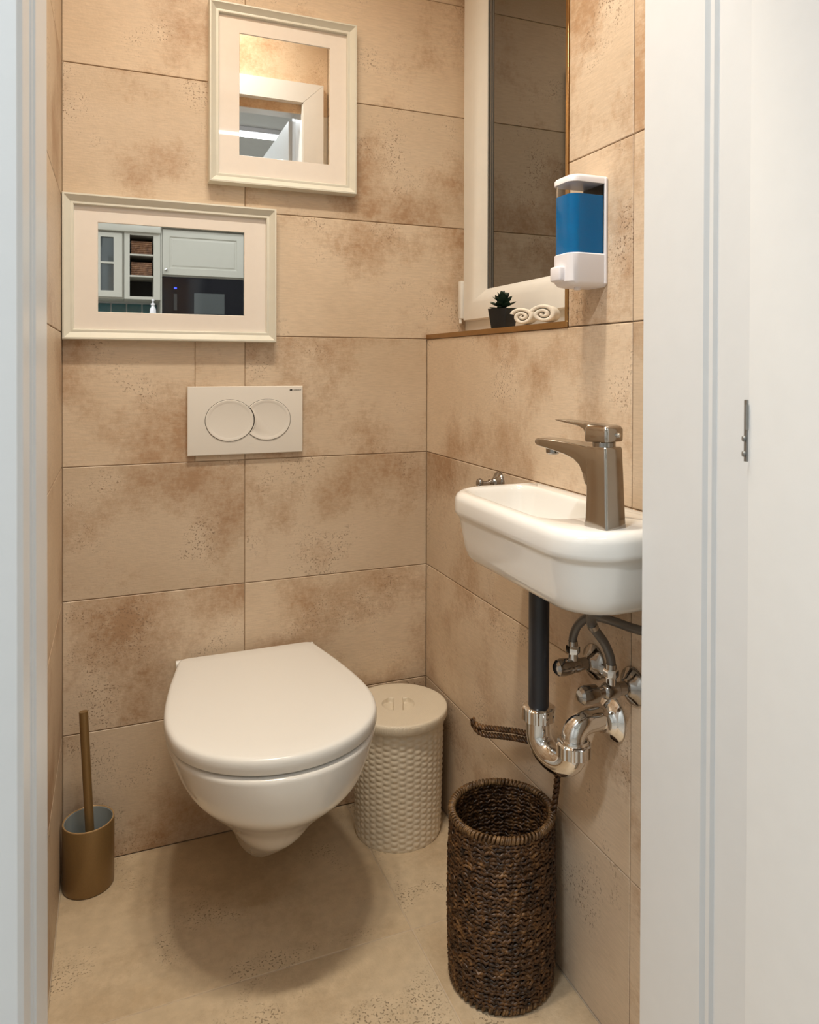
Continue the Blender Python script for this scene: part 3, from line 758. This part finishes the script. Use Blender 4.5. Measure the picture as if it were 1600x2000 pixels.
build('base', MB().loft([hexring(HWD - .010, DPT - .016, CH - .006, 1.2655), hexring(HWD - .004, DPT - .006, CH - .002, 1.2675), hexring(HWD, DPT, CH, 1.2740), hexring(HWD, DPT, CH, 1.3195), hexring(HWD - .002, DPT - .002, CH, 1.3215)]), M['whitepl'], sd, 40)
build('push_button', MB().box(W - DPT - .010, W - DPT + .004, SY - .0120, SY + .0190, 1.2740, 1.3000, .004, 3), M['whitepl'], sd, 40)
build('nozzle', MB().lathe([(.006, 1.2665), (.006, 1.2605), (.004, 1.260)], (W - .045, SY - .01, 0), n=16), M['whitepl'], sd)

# ------------------------------------------------------------------ succulent in a black pot
gx, gy = .9110, -.3700
pp = thing('potted_succulent', 'small dark green succulent in a black square pot on the window sill', 'plant', (gx, gy, SILL))
def sq(h, z, rot=.45, r=.003):
    out = []
    for (sxx, syy, a0) in ((-1, -1, PI), (1, -1, 1.5 * PI), (1, 1, 0), (-1, 1, .5 * PI)):
        for i in range(4):
            a = a0 + PI / 2 * i / 3; x = sxx * (h - r) + r * math.cos(a); y = syy * (h - r) + r * math.sin(a)
            out.append(Vector((gx + x * math.cos(rot) - y * math.sin(rot), gy + x * math.sin(rot) + y * math.cos(rot), z)))
    return out
build('pot', MB().loft([sq(.0195, SILL), sq(.0250, SILL + .044), sq(.0225, SILL + .044), sq(.021, SILL + .036)]), M['pot'], pp, 30)
build('soil', MB().loft([sq(.0222, SILL + .034), sq(.0222, SILL + .038)]), M['soil'], pp, 30)
rnd = random.Random(5)
k = 0
for lay, (nl, ln, el, z0) in enumerate(((8, .034, .12, .041), (8, .034, .40, .046), (7, .031, .72, .052), (5, .026, 1.02, .059), (3, .021, 1.35, .064))):
    for i in range(nl):
        a = 2 * PI * (i + .5 * (lay % 2)) / nl + lay * .3; e = el + rnd.uniform(-.08, .08)
        d = Vector((math.cos(a) * math.cos(e), math.sin(a) * math.cos(e), math.sin(e))); s_ = Vector((-math.sin(a), math.cos(a), 0)); n_ = d.cross(s_)
        o = Vector((gx, gy, SILL + z0)); rg = []
        for (t, wd, tk) in ((0, .005, .002), (.3, .0088, .003), (.6, .0094, .0028), (.82, .006, .0018), (1.0, .0004, .0003)):
            c_ = o + d * ln * t
            rg.append([c_ + s_ * wd, c_ - n_ * tk * .3 + s_ * wd * .1, c_ - s_ * wd, c_ + n_ * tk])
        build('leaf', MB().loft(rg), M['leafgreen'], pp, 30)

# ------------------------------------------------------------------ rolled towels
def towel(cx_, cy_, rx_, rz_, ang, ln, label, seed):
    rnd = random.Random(seed)
    d = Vector((math.cos(ang), math.sin(ang), 0)); s_ = Vector((-d.y, d.x, 0)); t = thing('rolled_towel', label, 'towel', (cx_, cy_, SILL), 'rolled towels on the window sill')
    turns = 2.3; th_ = .0058; n = 90; O = Vector((cx_, cy_, SILL + rz_ + .0005)); outer = []; inner = []
    for i in range(n + 1):
        q = i / n; a = 2 * PI * turns * (1 - q) + .9
        k1 = 1 - q * .92; wob = 1 + .03 * math.sin(3 * a + seed) * (1 - .5 * q)
        fl2 = 1.0
        k0 = max(.015, k1 - .345 * (1 - .1 * q))
        outer.append((rx_ * k1 * wob * math.cos(a), rz_ * k1 * wob * math.sin(a))); inner.append((rx_ * k0 * wob * math.cos(a), rz_ * k0 * wob * math.sin(a)))
    rings = []
    for (e, b_) in ((-ln / 2, .30), (-ln / 2 + .001, .12), (-ln / 2 + .004, 0), (0, 0), (ln / 2 - .004, 0), (ln / 2 - .001, .12), (ln / 2, .30)):
        o2 = [(a[0] + (b[0] - a[0]) * b_, a[1] + (b[1] - a[1]) * b_) for a, b in zip(outer, inner)]
        i2 = [(b[0] + (a[0] - b[0]) * b_, b[1] + (a[1] - b[1]) * b_) for a, b in zip(outer, inner)]
        rings.append([O + s_ * p[0] + Vector((0, 0, p[1])) + d * e for p in o2] + [O + s_ * p[0] + Vector((0, 0, p[1])) + d * e for p in reversed(i2)])
    mb = MB(); m_ = len(rings[0])
    mb.loft(rings, False, False)
    h_ = n + 1
    for (off, flip) in ((0, 0), ((len(rings) - 1) * m_, 1)):
        mb.f += [(off + i, off + i + 1, off + m_ - 2 - i, off + m_ - 1 - i) for i in range(n)]
    build('roll', mb, M['towel'], t, 50)
    return t
towel(.9230, -.4440, .0290, .0205, math.radians(224), .046, 'rolled cream towel on the sill, next to the black pot', 1)
towel(.9240, -.5270, .0320, .0210, math.radians(222), .046, 'rolled cream towel on the sill, next to the bronze edge', 4)

# ------------------------------------------------------------------ kitchen seen in the mirrors
KY, KX0, KX1, KZ = -3.75, -1.6, 2.2, 2.6
struct('floor_kitchen', MB().box(KX0, KX1, KY, -1.165, -.1, -.001), M['kitfloor'])
struct('ceiling_kitchen', MB().box(KX0, KX1, KY - .1, YB, KZ, KZ + .1), M['plaster'])
wk = struct('wall_kitchen', MB().box(KX0, KX1, KY - .1, KY + .022, 0, KZ), M['plaster'])
struct('wall_kitchen_left', MB().box(KX0 - .1, KX0, KY - .1, YB, 0, KZ), M['plaster'])
struct('wall_kitchen_right', MB().box(KX1, KX1 + .1, KY - .1, YB, 0, KZ), M['plaster'])
for r in range(3):
    for c in range(7):
        tile(wk, 'kit', -.32 + c * .1, -.22 + c * .1, 1.26 + r * .1, 1.36 + r * .1, M['teal'], .004, .009)
def shaker(name, x0, x1, z0, z1, y, mt, parent, fr=.045):
    rings = []
    for ins, dy in ((0, 0), (0, .018), (.002, .02), (fr, .02), (fr + .006, .013), (fr + .012, .013), (fr + .02, .017)):
        rings.append([Vector((x0 + ins, y + dy, z0 + ins)), Vector((x1 - ins, y + dy, z0 + ins)), Vector((x1 - ins, y + dy, z1 - ins)), Vector((x0 + ins, y + dy, z1 - ins))])
    return build(name, MB().loft(rings), mt, parent, 20)
KF = -3.42
gc = thing('wall_cabinet', 'white kitchen wall cabinet with glass door, seen in the wide mirror', 'cabinet', (0, KF - .3, 1.565))
build('body', MB().box(-.16, .160, -3.700, KF - .001, 1.565, 2.0), M['kitwhite'], gc)
ox = [(-.02, 1.575), (.150, 1.575), (.150, 1.99), (-.02, 1.99)]; ix = [(.020, 1.615), (.098, 1.615), (.098, 1.962), (.020, 1.962)]
build('door_frame', MB().loft([[Vector((p[0], KF, p[1])) for p in ox], [Vector((p[0], KF + .02, p[1])) for p in ox], [Vector((p[0], KF + .02, p[1])) for p in ix], [Vector((p[0], KF, p[1])) for p in ix]], False, False), M['kitwhite'], gc, 20)
build('pane', MB().box(.018, .100, KF + .004, KF + .008, 1.613, 1.964), M['kitglass'], gc)
build('glazing_bar', MB().box(.018, .100, KF + .006, KF + .018, 1.790, 1.802), M['kitwhite'], gc)
sh = thing('shelf_cabinet', 'white open kitchen shelf unit holding two wicker baskets', 'cabinet', (.27, KF - .3, 1.565))
build('back_panel', MB().box(.195, .355, -3.700, -3.69, 1.58, 1.985), M['dark'], sh)
build('frame', MB().box(.162, .195, -3.700, KF + .02, 1.565, 2.0).box(.342, .384, -3.700, KF + .02, 1.565, 2.0).box(.195, .342, -3.700, KF + .02, 1.565, 1.583).box(.195, .342, -3.700, KF + .02, 1.985, 2.0), M['kitwhite'], sh)
for z in (1.712, 1.852):
    build('shelf', MB().box(.195, .342, -3.69, KF + .015, z, z + .010), M['kitwhite'], sh)
struct('trim_14', MB().box(-.6, .386, -3.700, KF + .05, 2.0, 2.045, .006, 2), M['kitwhite'], 35, label='white cornice over the kitchen cabinets')
for (z, lb) in ((1.863, 'brown wicker basket on the upper kitchen shelf'), (1.723, 'brown wicker basket on the middle kitchen shelf')):
    t = thing('wicker_box', lb, 'basket', (.27, KF - .06, z), 'wicker baskets on the kitchen shelves')
    mb = MB()
    for r in range(7):
        zz = z + .006 + r * .0125; o_ = .0015 * (r % 2)
        mb.tube([(.208 - o_, KF - .1, zz), (.208 - o_, KF - .012, zz), (.330 + o_, KF - .012, zz), (.330 + o_, KF - .1, zz)], .0068, 8, closed=True)
    mb.box(.210, .328, KF - .1, KF - .014, z, z + .07)
    build('weave', mb, M['kitwicker'], t, 60)
tc_ = thing('tall_cabinet', 'white kitchen cabinet housing a black microwave oven', 'cabinet', (.66, KF - .3, 0))
build('carcass', MB().box(.386, .394, -3.700, KF + .022, 0, 2.06).box(.930, .950, -3.700, KF + .022, 0, 2.06).box(.394, .93, -3.700, KF - .001, 1.725, 2.06).box(.394, .93, -3.700, KF - .001, 0, 1.24).box(.386, .95, -3.700, KF + .05, 2.045, 2.085, .005), M['kitwhite'], tc_)
d_ = shaker('door', .397, .928, 1.735, 2.035, KF, M['kitwhite'], tc_)
build('knob', MB().lathe([(.004, 0), (.004, .012), (.009, .016), (.009, .022), (.001, .025)], (.418, KF + .02, 1.765), (0, 1, 0), n=16), M['nickel'], d_)
shaker('door', .397, .928, .15, 1.235, KF, M['kitwhite'], tc_)
mw = thing('microwave_oven', 'black built-in microwave oven with a blue clock light', 'oven', (.66, KF - .2, 1.245))
build('front', MB().box(.395, .929, KF - .3, KF + .012, 1.245, 1.722, .003), M['black'], mw)
build('door_window', MB().box(.60, .80, KF + .0122, KF + .0140, 1.48, 1.62, .0005), M['kitglass'], mw)
build('clock', MB().box(.472, .488, KF + .0122, KF + .0135, 1.643, 1.654), M['led'], mw, label='blue lit clock digits')
build('key_strip', MB().box(.470, .490, KF + .0122, KF + .0130, 1.50, 1.61), M['dark'], mw)
slim = thing('slim_cabinet', 'slim white cabinet carrying a white pump bottle', 'cabinet', (.325, -2.66, 0))
build('body', MB().box(.22, .43, -2.80, -2.52, 0, 1.385, .003), M['kitwhite'], slim)
build('top', MB().box(.21, .44, -2.81, -2.51, 1.385, 1.40, .003), M['kitwhite'], slim)
pb = thing('pump_bottle', 'small white pump bottle reflected low in the wide mirror', 'bottle', (.306, -2.66, 1.40))
build('bottle', MB().lathe([(.012, 0), (.0165, .004), (.0180, .02), (.0165, .048), (.009, .064), (.006, .07)], (.306, -2.66, 1.40), n=24), M['whitepl'], pb, 50)
build('pump', MB().lathe([(.006, .07), (.011, .072), (.011, .082), (.004, .084), (.004, .095), (.009, .097), (.007, .104), (.001, .106)], (.306, -2.66, 1.40), n=20), M['whitepl'], pb, 40)
for i, (x, y, ln, pw, lb) in enumerate(((.62, -2.40, .62, .65, 'white ceiling light strip nearest the doorway'), (1.02, -2.37, .13, .5, 'short white ceiling light beside the longer strips'), (1.00, -2.86, .70, .45, 'white ceiling light strip over the kitchen cabinets'), (-.60, -1.75, .70, 3.0, 'white ceiling light strip left of the doorway in the kitchen'))):
    t = thing('ceiling_light', lb, 'ceiling lamp', (x, y, KZ - .04), 'ceiling lights in the kitchen')
    build('housing', MB().box(x - ln / 2, x + ln / 2, y - .045, y + .045, KZ - .03, KZ, .004), M['whitepl'], t)
    build('diffuser', MB().box(x - ln / 2 + .01, x + ln / 2 - .01, y - .035, y + .035, KZ - .042, KZ - .03, .003), M['strip'], t)
    l = bpy.data.lights.new('strip_light', 'AREA'); l.shape = 'RECTANGLE'; l.size = ln * .96; l.size_y = .07; l.energy = P_KIT * pw * ln / .6; l.color = COOL
    lo = bpy.data.objects.new('strip_light', l); COL.objects.link(lo); lo.parent = t; lo.location = (0, 0, -.004)
